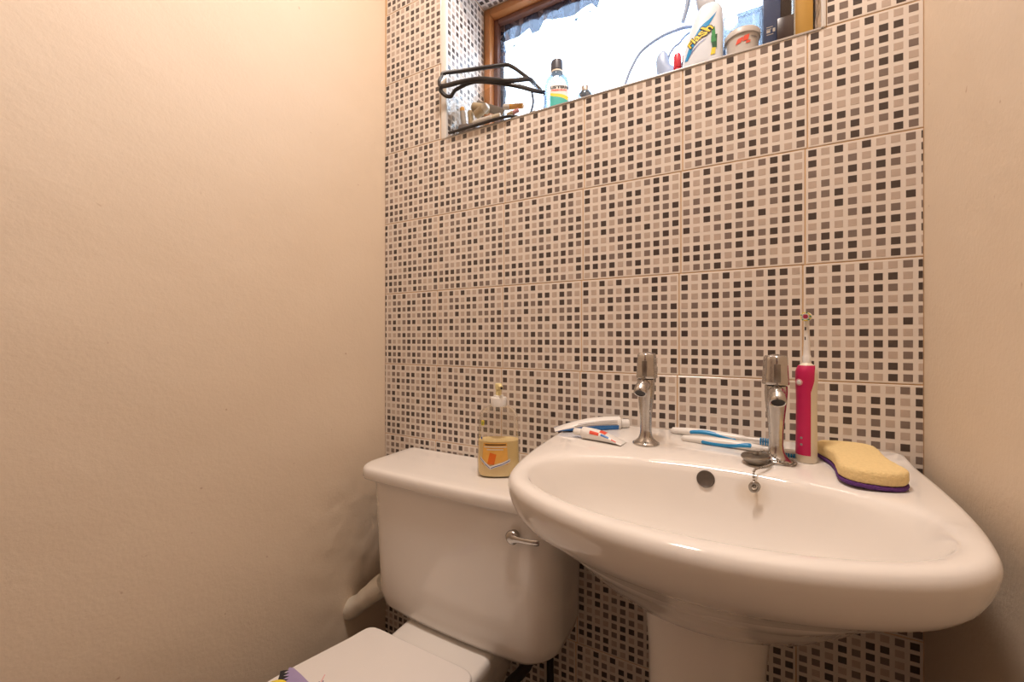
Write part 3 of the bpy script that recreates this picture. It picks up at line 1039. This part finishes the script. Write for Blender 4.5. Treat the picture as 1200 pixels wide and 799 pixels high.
toothbrush('white toothbrush with a blue stripe, lying in front of another beside the right tap', (.805, -.058, .8325), math.radians(-7), 0, -1)

# ------------------------------------------------------------------ electric toothbrush
et = thing('electric_toothbrush', 'pink and white electric toothbrush standing upright beside the right tap', 'toothbrush', (.9885, -.098, RIM), math.radians(-38))
_eb = ([(0, .0130, .0135, 0), (.002, .0145, .0150, 0), (.020, .0145, .0152, 0), (.060, .0140, .0150, 0), (.095, .0138, .0148, 0), (.115, .0145, .0152, 0), (.130, .0152, .0158, 0), (.140, .0146, .0152, 0), (.147, .0115, .0120, 0), (.150, .0070, .0070, 0), (.152, .0056, .0056, 0)])
E_ = Body([(z, rx * .86, ry * .94, c) for z, rx, ry, c in _eb], 2.2)
make_obj('handle', *E_.mesh(40), M['cream'], et, 50)
def pinkfn(s, t):
    z = .012 + (.1475 - .012) * t
    w = .0135 if t < .70 else .0135 + .006 * min(1, (t - .70) / .14)
    return (-w + 2 * w * s, z)
gp = make_obj('grip', *E_.patch(0, 1, 0, 1, .0009, 20, 30, pinkfn), M['pink'], et, 50)
make_obj('button', *lathe([(.0004, .0016), (.0026, .0014), (.0034, .0006), (.0034, -.001)], 20), M['white'], gp, 40, (-.002, -.0152, .122), (PI / 2, 0, 0))
make_obj('button_ring', *lathe([(.0030, .0009), (.0048, .0009), (.0052, .0002), (.0052, -.001)], 20), M['rose'], gp, 40, (-.002, -.0150, .122), (PI / 2, 0, 0))
for z in (.028, .038):
    make_obj('indicator_light', *lathe([(.0004, .0008), (.0018, .0006), (.0021, -.0005)], 14), M['grey'], gp, 40, (0.001, -.0147, z), (PI / 2, 0, 0))
nk = make_obj('brush_neck', *lathe([(.0056, .1505), (.0058, .160), (.0052, .1615), (.0046, .164), (.0043, .172), (.0038, .190), (.0032, .210), (.0030, .218)], 24), M['white'], et, 40)
for z in (.186, .201):
    make_obj('neck_mark', *box(-.0009, .0009, -.0040, -.0030, z, z + .005, .0003), M['ink'], nk, 30)
hd = make_obj('brush_head', *xf(lathe([(.0004, .0045), (.0060, .0045), (.0068, .003), (.0068, -.002), (.0050, -.0035), (.0004, -.0035)], 28), Matrix.Translation((0, 0, .2215)) @ Matrix.Rotation(PI / 2, 4, 'X')), M['white'], et, 40, None, (0, 0, .35))
tufts = {'pink': [], 'yellow': [], 'green': [], 'white': []}
for ring, rad, mm in ((1, 0.0, 'pink'), (6, .0022, 'pink'), (12, .0042, 'white'), (14, .0059, 'yellow')):
    for k in range(ring):
        a = 2 * PI * k / ring
        m_ = mm if not (mm == 'yellow' and k % 3 == 0) else 'green'
        tufts[m_].append(xf(lathe([(.0010, .003), (.0010, .0095), (.0003, .0100)], 6), Matrix.Translation((0, 0, .2215)) @ Matrix.Rotation(PI / 2, 4, 'X') @ Matrix.Translation((rad * math.cos(a), rad * math.sin(a), 0))))
for k_, ps in tufts.items():
    o = make_obj('bristles', *join(*ps), M[k_], hd, 40)
    o['kind'] = 'stuff'

# ------------------------------------------------------------------ sponge
spg = thing('sponge', 'yellow figure-eight sponge with a purple scouring face, on the right of the basin', 'sponge', (1.0445, -.1145, RIM + .001), math.radians(2))
ol = [(.000, .108), (-.028, .100), (-.040, .075), (-.036, .045), (-.026, .012), (-.026, -.020), (-.034, -.055), (-.036, -.085), (-.024, -.110), (.004, -.118), (.028, -.108), (.040, -.080), (.038, -.050), (.030, -.015), (.031, .020), (.040, .055), (.040, .085), (.026, .104)]
OL = [Vector((p.x, p.y)) for p in closed_smooth([(x * (1.12 if abs(y) < .03 else .94), y * .78, 0) for x, y in ol], 6)]
ar = sum(a.x * b.y - b.x * a.y for a, b in zip(OL, OL[1:] + OL[:1]))
if ar < 0: OL.reverse()
def rough(part, s, f):
    return [tuple(Vector(v) + Vector((mnoise.noise(Vector(v) * f), mnoise.noise(Vector(v) * f + Vector((9, 1, 4))), mnoise.noise(Vector(v) * f + Vector((3, 7, 2))))) * s) for v in part[0]], part[1]
make_obj('scourer', *rough(slab([(p.x * 1.0, p.y * 1.0) for p in OL], 0, .0055, .002), .0008, 240), M['purple'], spg, 60)
make_obj('foam', *rough(slab([(p.x, p.y) for p in OL], .0048, .0235, .0060, 4), .0005, 200), M['sponge'], spg, 60)

# ------------------------------------------------------------------ plug and chain
pg = thing('sink_plug', 'metal basin plug with a ball chain, leaning against the foot of the right tap', 'plug', (.9200, -.1415, RIM), 0)
pk = make_obj('plug', *lathe([(.0004, .0005), (.013, .0005), (.0165, .004), (.0185, .0075), (.0195, .0085), (.0198, .0105), (.0185, .0122), (.0120, .0128), (.0110, .0118), (.0070, .0120), (.0050, .0130), (.0004, .0130)], 36), M['steel'], pg, 40, None, (.06, -.06, 0))
make_obj('plug_knob', *lathe([(.0040, .0120), (.0045, .0150), (.0035, .0165), (.0004, .0168)], 20), M['steel'], pk, 40)
def beads(pts, sub=8, r=.0019):
    P = resample(smooth_path(pts, sub), 400)
    L = sum((b - a).length for a, b in zip(P, P[1:]))
    n = max(6, int(L / .0040))
    C_ = resample(P, n)
    parts = []
    base = lathe([(.0003, -r), (r * .7, -r * .7), (r, 0), (r * .7, r * .7), (.0003, r)], 8)
    for c in C_: parts.append(xf(base, Matrix.Translation(c)))
    parts.append(tube(C_, r * .35, 5))
    return join(*parts)
o = make_obj('ball_chain', *beads([(.003, .0, .0170), (.014, .004, .0185), (.026, .006, .0085), (.044, .004, .0022), (.052, .016, .0022), (.049, .034, .0022)]), M['steel'], pg, 40)
o = make_obj('ball_chain', *beads([(.022, -.006, .003), (.010, -.026, .0022), (-.002, -.040, .0010), (-.0045, -.048, -.003), (-.0045, -.0535, -.011)]), M['steel'], pg, 40)
make_obj('chain_clip', *tube([(.0058 * math.cos(2 * PI * k / 24), 0, .0075 + .0070 * math.sin(2 * PI * k / 24)) for k in range(25)], .0020, 10), M['steel'], pg, 40, (-.0045, -.0560, -.0265), (.25, 0, .3))
make_obj('clip_bead', *lathe([(.0004, -.0032), (.0026, -.0020), (.0034, 0), (.0026, .0020), (.0004, .0032)], 16), M['steel'], pg, 40, (-.0045, -.0560, -.0185))

# ------------------------------------------------------------------ things on the sill
SZ = SILL + 0.0004
# clear toiletry bag
bag = thing('toiletry_bag', 'clear plastic toiletry bag with dark piping, bulging over the left end of the sill', 'bag', (.34, .04, SZ))
def bl(part): return xf(part, Matrix.Translation((-.34, -.04, -SZ)))
loop1 = smooth_path([(.2264, -.02, 1.6983), (.2310, -.016, 1.7060), (.2705, .02, 1.7217), (.3506, .06, 1.7319), (.3781, .07, 1.729), (.4201, .08, 1.6929), (.4468, .08, 1.6631), (.4600, .08, 1.6480)], 5)
loop2 = smooth_path([(.2264, -.02, 1.6983), (.2230, -.027, 1.6820), (.2303, -.025, 1.668), (.2856, -.02, 1.6652), (.3378, -.01, 1.6627), (.3965, .0, 1.6463), (.4250, .024, 1.6520), (.4446, .05, 1.6624), (.4468, .08, 1.6631)], 5)
loop3 = smooth_path([(.2303, -.025, 1.668), (.2240, -.023, 1.6600), (.2335, -.015, 1.6482), (.2462, -.01, 1.645), (.2560, -.011, 1.6510), (.2678, -.01, 1.6585), (.3141, -.005, 1.6649), (.3663, .0, 1.651), (.4222, .02, 1.6367), (.4550, .055, 1.6340), (.4697, .08, 1.6392)], 5)
bot = smooth_path([(.2391, -.007, 1.5535), (.321, -.008, 1.5530), (.395, -.007, 1.5530), (.4279, .004, 1.5530), (.452, .05, 1.5530), (.460, .09, 1.5530)], 5)
botb = [(.245, .115, 1.5525), (.32, .120, 1.5525), (.455, .115, 1.5525)]
top_b = [(.250, .085, 1.690), (.33, .095, 1.715), (.40, .095, 1.700), (.462, .085, 1.645)]
fl = [(.2335, -.015, 1.6482)] + [tuple(p) for p in loop3[15:]]
make_obj('front_panel', *bl(strip(bot, fl, 30, 6, (0, -.008, 0))), M['clearbag'], bag, 60)
make_obj('back_panel', *bl(strip(botb, top_b, 20, 4)), M['clearbag'], bag, 60)
make_obj('top_panel', *bl(strip(loop2, loop1, 30, 4, (0, 0, .004))), M['clearbag'], bag, 60)
make_obj('gusset_panel', *bl(strip([tuple(p) for p in loop3], [tuple(p) for p in loop2[6:]], 30, 3)), M['clearbag'], bag, 60)
make_obj('side_panel', *bl(strip([(.2391, .006, 1.5525), (.245, .115, 1.5525)], [(.2335, -.015, 1.6482), (.250, .085, 1.690)], 8, 4)), M['clearbag'], bag, 60)
make_obj('base_panel', *bl(strip(bot, botb, 12, 2)), M['clearbag'], bag, 60)
for nm, P_, r in (('piping', loop1, .0052), ('piping', loop2, .0054), ('piping', loop3, .0056), ('piping', bot, .0044)):
    make_obj(nm, *bl(tube(P_, r, 10, .8)), M['piping'], bag, 60)
make_obj('piping', *bl(tube(smooth_path([(.4697, .08, 1.6392), (.4700, .085, 1.622), (.4660, .088, 1.600), (.4560, .088, 1.572), (.4600, .090, 1.5535)], 5), .0036, 10, .8)), M['bluegrey'], bag, 60)
make_obj('piping', *bl(tube(smooth_path([(.4450, .06, 1.6360), (.4460, .066, 1.615), (.4380, .07, 1.594), (.4250, .07, 1.575)], 5), .0036, 10, .8)), M['bluegrey'], bag, 60)

def stub(name, label, cat, a, b, r, m, capm=None, cap=.25, taper=1.0):
    """small tube-shaped toiletry from a to b"""
    a, b = Vector(a), Vector(b)
    t = thing(name, label, cat, tuple(a), 0)
    d = b - a
    L = d.length
    q = d.to_track_quat('Z', 'Y')
    t.rotation_mode = 'QUATERNION'
    t.rotation_quaternion = q
    c0 = L * (1 - cap) if capm else L
    make_obj('container', *lathe([(r * .8, 0), (r, r * .15), (r * taper, c0 - r * .15), (r * taper * .85, c0)], 24), m, t, 40)
    if capm:
        make_obj('cap', *lathe([(r * taper * .7, c0), (r * taper * .9, c0 + .0008), (r * taper * .85, L - r * .15), (r * taper * .7, L)], 24), capm, t, 40)
    return t
tan = mat('tan_tube_plastic', (.56, .44, .27), .4)
olive = mat('olive_cloth', (.36, .28, .17), .9, var=.25, vscale=60)
stub('cosmetic_tube', 'tan cosmetic tube lying highest inside the clear bag', 'tube', (.276, .052, 1.640), (.322, .048, 1.620), .0120, tan)
stub('cosmetic_tube', 'short cream round-ended tube inside the clear bag, in front of the others', 'tube', (.298, .028, 1.600), (.336, .026, 1.615), .0110, tan, M['cream'], .35)
stub('cosmetic_tube', 'slim white tube at the bottom of the clear bag', 'tube', (.296, .022, 1.578), (.372, .030, 1.583), .0070, M['white'], M['cream'], .3)
stub('cosmetic_tube', 'bright orange-capped tube inside the right half of the clear bag', 'tube', (.372, .048, 1.612), (.426, .050, 1.602), .0075, M['white'], M['orange'], .68)
stub('cosmetic_tube', 'small pink tube near the bottom of the clear bag', 'tube', (.388, .035, 1.580), (.418, .042, 1.590), .0060, tan, M['rose'], .5)
stub('cosmetic_tube', 'small bottle with an orange cap at the left of the clear bag', 'tube', (.250, .045, 1.590), (.246, .042, 1.642), .0070, M['tubwall'], M['orange'], .2)
stub('cosmetic_tube', 'upright beige tube standing at the left inside the clear bag', 'tube', (.266, .060, 1.575), (.262, .058, 1.635), .0085, tan)
stub('cosmetic_tube', 'dark grey tube at the right end inside the clear bag', 'tube', (.425, .060, 1.570), (.452, .070, 1.588), .0075, M['grey'])
ob = make_obj('cosmetic_box', *box(-.027, .027, -.010, .010, 0, .018, .001), M['grey'], None, 30, (.272, .034, 1.566), (0, .10, .05))
tag(ob, 'flat grey-brown carton lying low in the left half of the clear bag', 'box')
ob = make_obj('cosmetic_box', *box(-.045, .045, -.003, .003, -.010, .010, .001), mat('smoky_compact', (.22, .19, .16), .3), None, 30, (.318, .066, 1.632), (0, .45, .1))
tag(ob, 'dark slanted compact case behind the tubes in the clear bag', 'box')
ob = make_obj('face_cloth', *rough(loft([ering(0, 0, .052 * k, .030 * k, z, 28, 2.3) for k, z in ((.6, 0), (1, .003), (1.02, .009), (.9, .014), (.5, .018))]), .004, 55), olive, None, 60, (.300, .062, 1.5555))
tag(ob, 'crumpled olive cloth lying at the bottom of the clear bag', 'cloth')

# mouthwash bottle
mw = thing('mouthwash_bottle', 'clear mouthwash bottle with a dark cap and green label on the sill', 'bottle', (.5035, .082, SZ), math.radians(22))
W = Body([(0, .026, .017, 0), (.003, .030, .020, 0), (.060, .0310, .0205, 0), (.095, .0305, .0205, 0), (.108, .028, .0195, 0), (.118, .021, .0165, 0), (.124, .0140, .0140, 0), (.130, .0128, .0128, 0), (.134, .0128, .0128, 0)], 2.6)
make_obj('bottle', *W.mesh(48), M['clearmw'], mw, 50)
make_obj('neck_ring', *lathe([(.0120, .1275), (.0146, .128), (.0146, .1315), (.0120, .132)], 28), M['cream'], mw, 40)
make_obj('cap', *lathe([(.0120, .132), (.0152, .1325), (.0152, .152), (.0140, .157), (.0090, .159), (.0004, .159)], 48, (24, .012)), M['cap'], mw, 40)
lb = make_obj('label', *W.patch(-.012, .026, .010, .088, .0006, 14, 6), M['white'], mw, 50)
make_obj('label_lettering', *W.text('LISTERINE', .0085, .0080, .0815, 0, .0011, 0, .0004), M['ink'], lb, 0)
make_obj('label_lettering', *W.text('FRESHBURST', .0052, .0060, .0745, 0, .0011, 0, .0002), M['redprint'], lb, 0)
make_obj('label_swoosh', *W.quad([(-.0115, .055), (.025, .048), (.025, .060), (-.0115, .069)], .0010, 12, 2), M['yellow'], lb, 50)
make_obj('label_panel', *W.quad([(-.0115, .015), (.025, .015), (.025, .050), (-.0115, .0625)], .0013, 12, 3), M['tealink'], lb, 50)

# small bottle beside it
smb = thing('small_bottle', 'small silver-necked bottle showing only its top, right of the mouthwash bottle', 'bottle', (.576, .082, SZ))
make_obj('bottle', *lathe([(.015, 0), (.018, .002), (.018, .050), (.0165, .056), (.0130, .060)], 28), M['clearmw'], smb, 40)
make_obj('cap', *lathe([(.0135, .056), (.0125, .060), (.0100, .062), (.0095, .072), (.0085, .0745), (.0004, .075)], 28), mat('champagne_metal', (.55, .48, .42), .28, .7), smb, 40)

# charger with its trailing cable
ch = thing('charger', 'blue-grey plastic charger with a looping thin cable on the sill', 'charger', (.757, .092, SZ))
make_obj('charger_body', *loft([ering(cx, 0, rx, ry, z, 24, 2.3) for z, rx, ry, cx in ((0, .016, .009, .006), (.02, .020, .011, .006), (.050, .021, .011, .004), (.064, .0195, .010, .000), (.072, .0150, .010, -.005), (.086, .0140, .009, -.007), (.098, .0110, .006, -.007), (.105, .0060, .004, -.006), (.108, .002, .002, -.006))]), M['bluegrey'], ch, 60)
def cl(P): return [(p[0] - .757, p[1] - .092, p[2] - SZ) for p in P]
make_obj('cable', *tube(smooth_path(cl([(.650, .10, 1.5525), (.662, .10, 1.590), (.6674, .10, 1.6129), (.681, .10, 1.6444), (.704, .10, 1.6761), (.7466, .10, 1.6943), (.7909, .10, 1.6974), (.812, .10, 1.692)]), 8), .0036, 8), M['bluegrey'], ch, 60)
make_obj('cable_plug', *tube(cl([(.778, .10, 1.6985), (.800, .10, 1.6975)]), .0038, 10), M['bluegrey'], ch, 60)
make_obj('cable', *tube(smooth_path(cl([(.762, .092, 1.630), (.7659, .09, 1.6437), (.7760, .09, 1.6560), (.785, .09, 1.6600), (.7971, .09, 1.672), (.815, .10, 1.685)]), 6), .0026, 8), M['bluegrey'], ch, 60)
make_obj('cable', *tube(smooth_path(cl([(.752, .085, 1.602), (.735, .075, 1.590), (.715, .07, 1.572), (.70, .07, 1.5525)]), 6), .0016, 8), M['bluegrey'], ch, 60)

# small red-capped bottle
rb = thing('nail_varnish', 'tiny red-capped bottle standing left of the spray bottle', 'bottle', (.786, .052, SZ))
make_obj('cap', *lathe([(.0072, .034), (.0078, .036), (.0074, .060), (.0058, .0640), (.0004, .065)], 20), M['red'], rb, 40)
make_obj('bottle', *lathe([(.009, 0), (.0105, .002), (.0105, .026), (.0060, .034)], 20), M['red'], rb, 40)
rb2 = thing('perfume_vial', 'little brown vial with a cream top beside the red-capped bottle', 'bottle', (.7995, .056, SZ))
make_obj('bottle', *lathe([(.0055, 0), (.0062, .001), (.0062, .046), (.0040, .049)], 20), M['brown'], rb2, 40)
make_obj('cap', *lathe([(.0048, .048), (.0052, .049), (.0050, .060), (.0004, .061)], 20), M['cream'], rb2, 40)

# spray bottle
fb = thing('spray_bottle', 'white trigger spray cleaner bottle with a blue and yellow logo on the sill', 'spray bottle', (.832, .045, SZ), math.radians(2))
S = Body([(0, .030, .022, .002), (.003, .036, .026, .002), (.020, .0375, .027, .001), (.050, .0360, .0265, .003), (.080, .0320, .0255, .0075), (.100, .0285, .0245, .011), (.118, .0245, .0235, .0140), (.126, .0205, .0215, .0145), (.131, .0165, .0180, .0130)], 2.7)
make_obj('bottle', *S.mesh(56), M['coolwhite'], fb, 50)
hd_ = loft([ering(cx, 0, rx, ry, z, 32, 2.4) for z, rx, ry, cx in ((.129, .0175, .0180, .0115), (.131, .0185, .0188, .0110), (.150, .0165, .0170, .0060), (.168, .0150, .0150, .0000), (.180, .0180, .0135, -.0080), (.200, .0260, .0125, -.0120), (.212, .0250, .0120, -.0125), (.217, .0180, .0090, -.0120))])
gh = mat('pale_grey_plastic', (.55, .59, .65), .35)
make_obj('spray_head', *hd_, gh, fb, 50)
make_obj('trigger', *tube(smooth_path([(-.020, -.001, .190), (-.0235, -.001, .170), (-.0270, -.001, .148), (-.0345, -.001, .122)], 5), [.0062] * 10 + [.0055] * 6, 12, .8), M['bluegrey'], fb, 50)
make_obj('spray_nozzle', *xf(lathe([(.0060, 0), (.0085, .001), (.0085, .014), (.0040, .015)], 20), Matrix.Translation((-.036, 0, .203)) @ Matrix.Rotation(-PI / 2, 4, 'Y')), M['bluegrey'], fb, 40)
lg = make_obj('logo_flash', *S.quad([(-.030, .026), (-.0205, .024), (.0130, .1065), (-.0060, .083)], .0006, 10, 10), M['skyblue'], fb, 50)
make_obj('logo_flash', *S.quad([(-.024, .022), (-.010, .040), (.006, .062), (-.012, .040)], .0009, 8, 6), M['blueink'], fb, 50)
make_obj('logo_outline', *S.text('Flash', .0205, -.0075, .0640, math.radians(46), .0012, .12, .0018), M['ink'], lg, 0)
make_obj('logo_lettering', *S.text('Flash', .0205, -.0075, .0640, math.radians(46), .0017, .12, .0004), M['yellow'], lg, 0)
for q, mm in (([(.0125, .035), (.0215, .036), (.0200, .062), (.0090, .060)], 'dgreen'), ([(.0105, .052), (.0170, .058), (.0125, .078), (.0085, .070)], 'green'), ([(.010, .046), (.020, .048), (.017, .056), (.009, .058)], 'green'), ([(.010, .022), (.0185, .024), (.0190, .036), (.0120, .036)], 'yellow')):
    make_obj('lemon_print', *S.quad(q, .0009, 6, 4), M[mm], fb, 50)

# clear packet behind the tub
pk = thing('plastic_packet', 'clear plastic packet with a blurred pale shape, behind the round tub', 'packet', (.905, .135, SZ))
make_obj('packet', *box(-.038, .040, -.010, .014, 0, .160, .003), M['packet'], pk, 40)
make_obj('packet_filling', *loft([ering(-.020, 0, rx, .008, z, 20) for z, rx in ((.002, .016), (.05, .018), (.090, .017), (.118, .012), (.128, .004))]), M['bluegrey'], pk, 50)

# round tub
tb = thing('round_tub', 'round beige lidded tub with red lettering on the sill', 'tub', (.9035, .052, SZ), math.radians(8))
TBB = Body([(0, .024, .024, 0), (.002, .026, .026, 0), (.050, .0285, .0285, 0), (.052, .0285, .0285, 0)], 2.0)
tbo = make_obj('tub', *TBB.mesh(40), M['tubwall'], tb, 40)
make_obj('tub_lid', *lathe([(.0290, .049), (.0312, .0495), (.0312, .0585), (.0295, .0610), (.0270, .0618), (.0265, .0605), (.0004, .0605)], 40), M['tubwall'], tb, 40)
for q in ([(-.016, .030), (-.006, .032), (-.002, .0415), (-.012, .0395)], [(-.004, .033), (.006, .034), (.009, .0450), (-.001, .0425)], [(.002, .028), (.010, .030), (.011, .034), (.003, .033)]):
    make_obj('red_print', *TBB.quad(q, .0007, 6, 2), M['redprint'], tbo, 50)
make_obj('lettering', *TBB.patch(.012, .026, .0400, .0425, .0007, 6, 1), M['grey'], tbo, 50)

# navy carton in clear wrap with a small dark box before it
nv = thing('navy_carton', 'tall navy carton in crinkled clear wrap beside the round tub', 'carton', (.958, .062, SZ))
nb = make_obj('carton', *box(-.019, .0085, -.012, .030, 0, .230, .001), M['navy'], nv, 30)
make_obj('carton_flap', *box(.0085, .026, -.010, .028, 0, .225, .001), M['brown'], nv, 30)
wv, wf = box(-.0235, .030, -.016, .034, 0, .236, .003)
make_obj('clear_wrap', wv, wf, M['clearbag'], nv, 40)
for dx, z, w, h in ((-.014, .060, .010, .0012), (-.014, .056, .008, .0012), (-.014, .050, .006, .005), (-.004, .050, .004, .007), (-.014, .046, .011, .0012)):
    make_obj('white_print', *box(dx, dx + w, -.0124, -.0116, z, z + h), M['white'], nb, 0)
tag(make_obj('small_box', *box(-.0125, .0125, -.006, .006, 0, .058, .001), M['brown'], None, 30, (.9720, .034, SZ), (0, 0, 0)), 'small dark brown box with a pale edge, standing before the navy carton', 'box')
# tall gold carton at the right end
gc = thing('gold_carton', 'tall mustard-gold carton standing at the right end of the sill', 'carton', (1.003, .088, SZ))
make_obj('carton', *box(-.0145, .0145, -.028, .030, 0, .290, .0012), M['gold'], gc, 30)
make_obj('carton_edge', *box(-.0152, -.0125, -.0285, -.024, .002, .288, .0005), M['cream'], gc, 30)
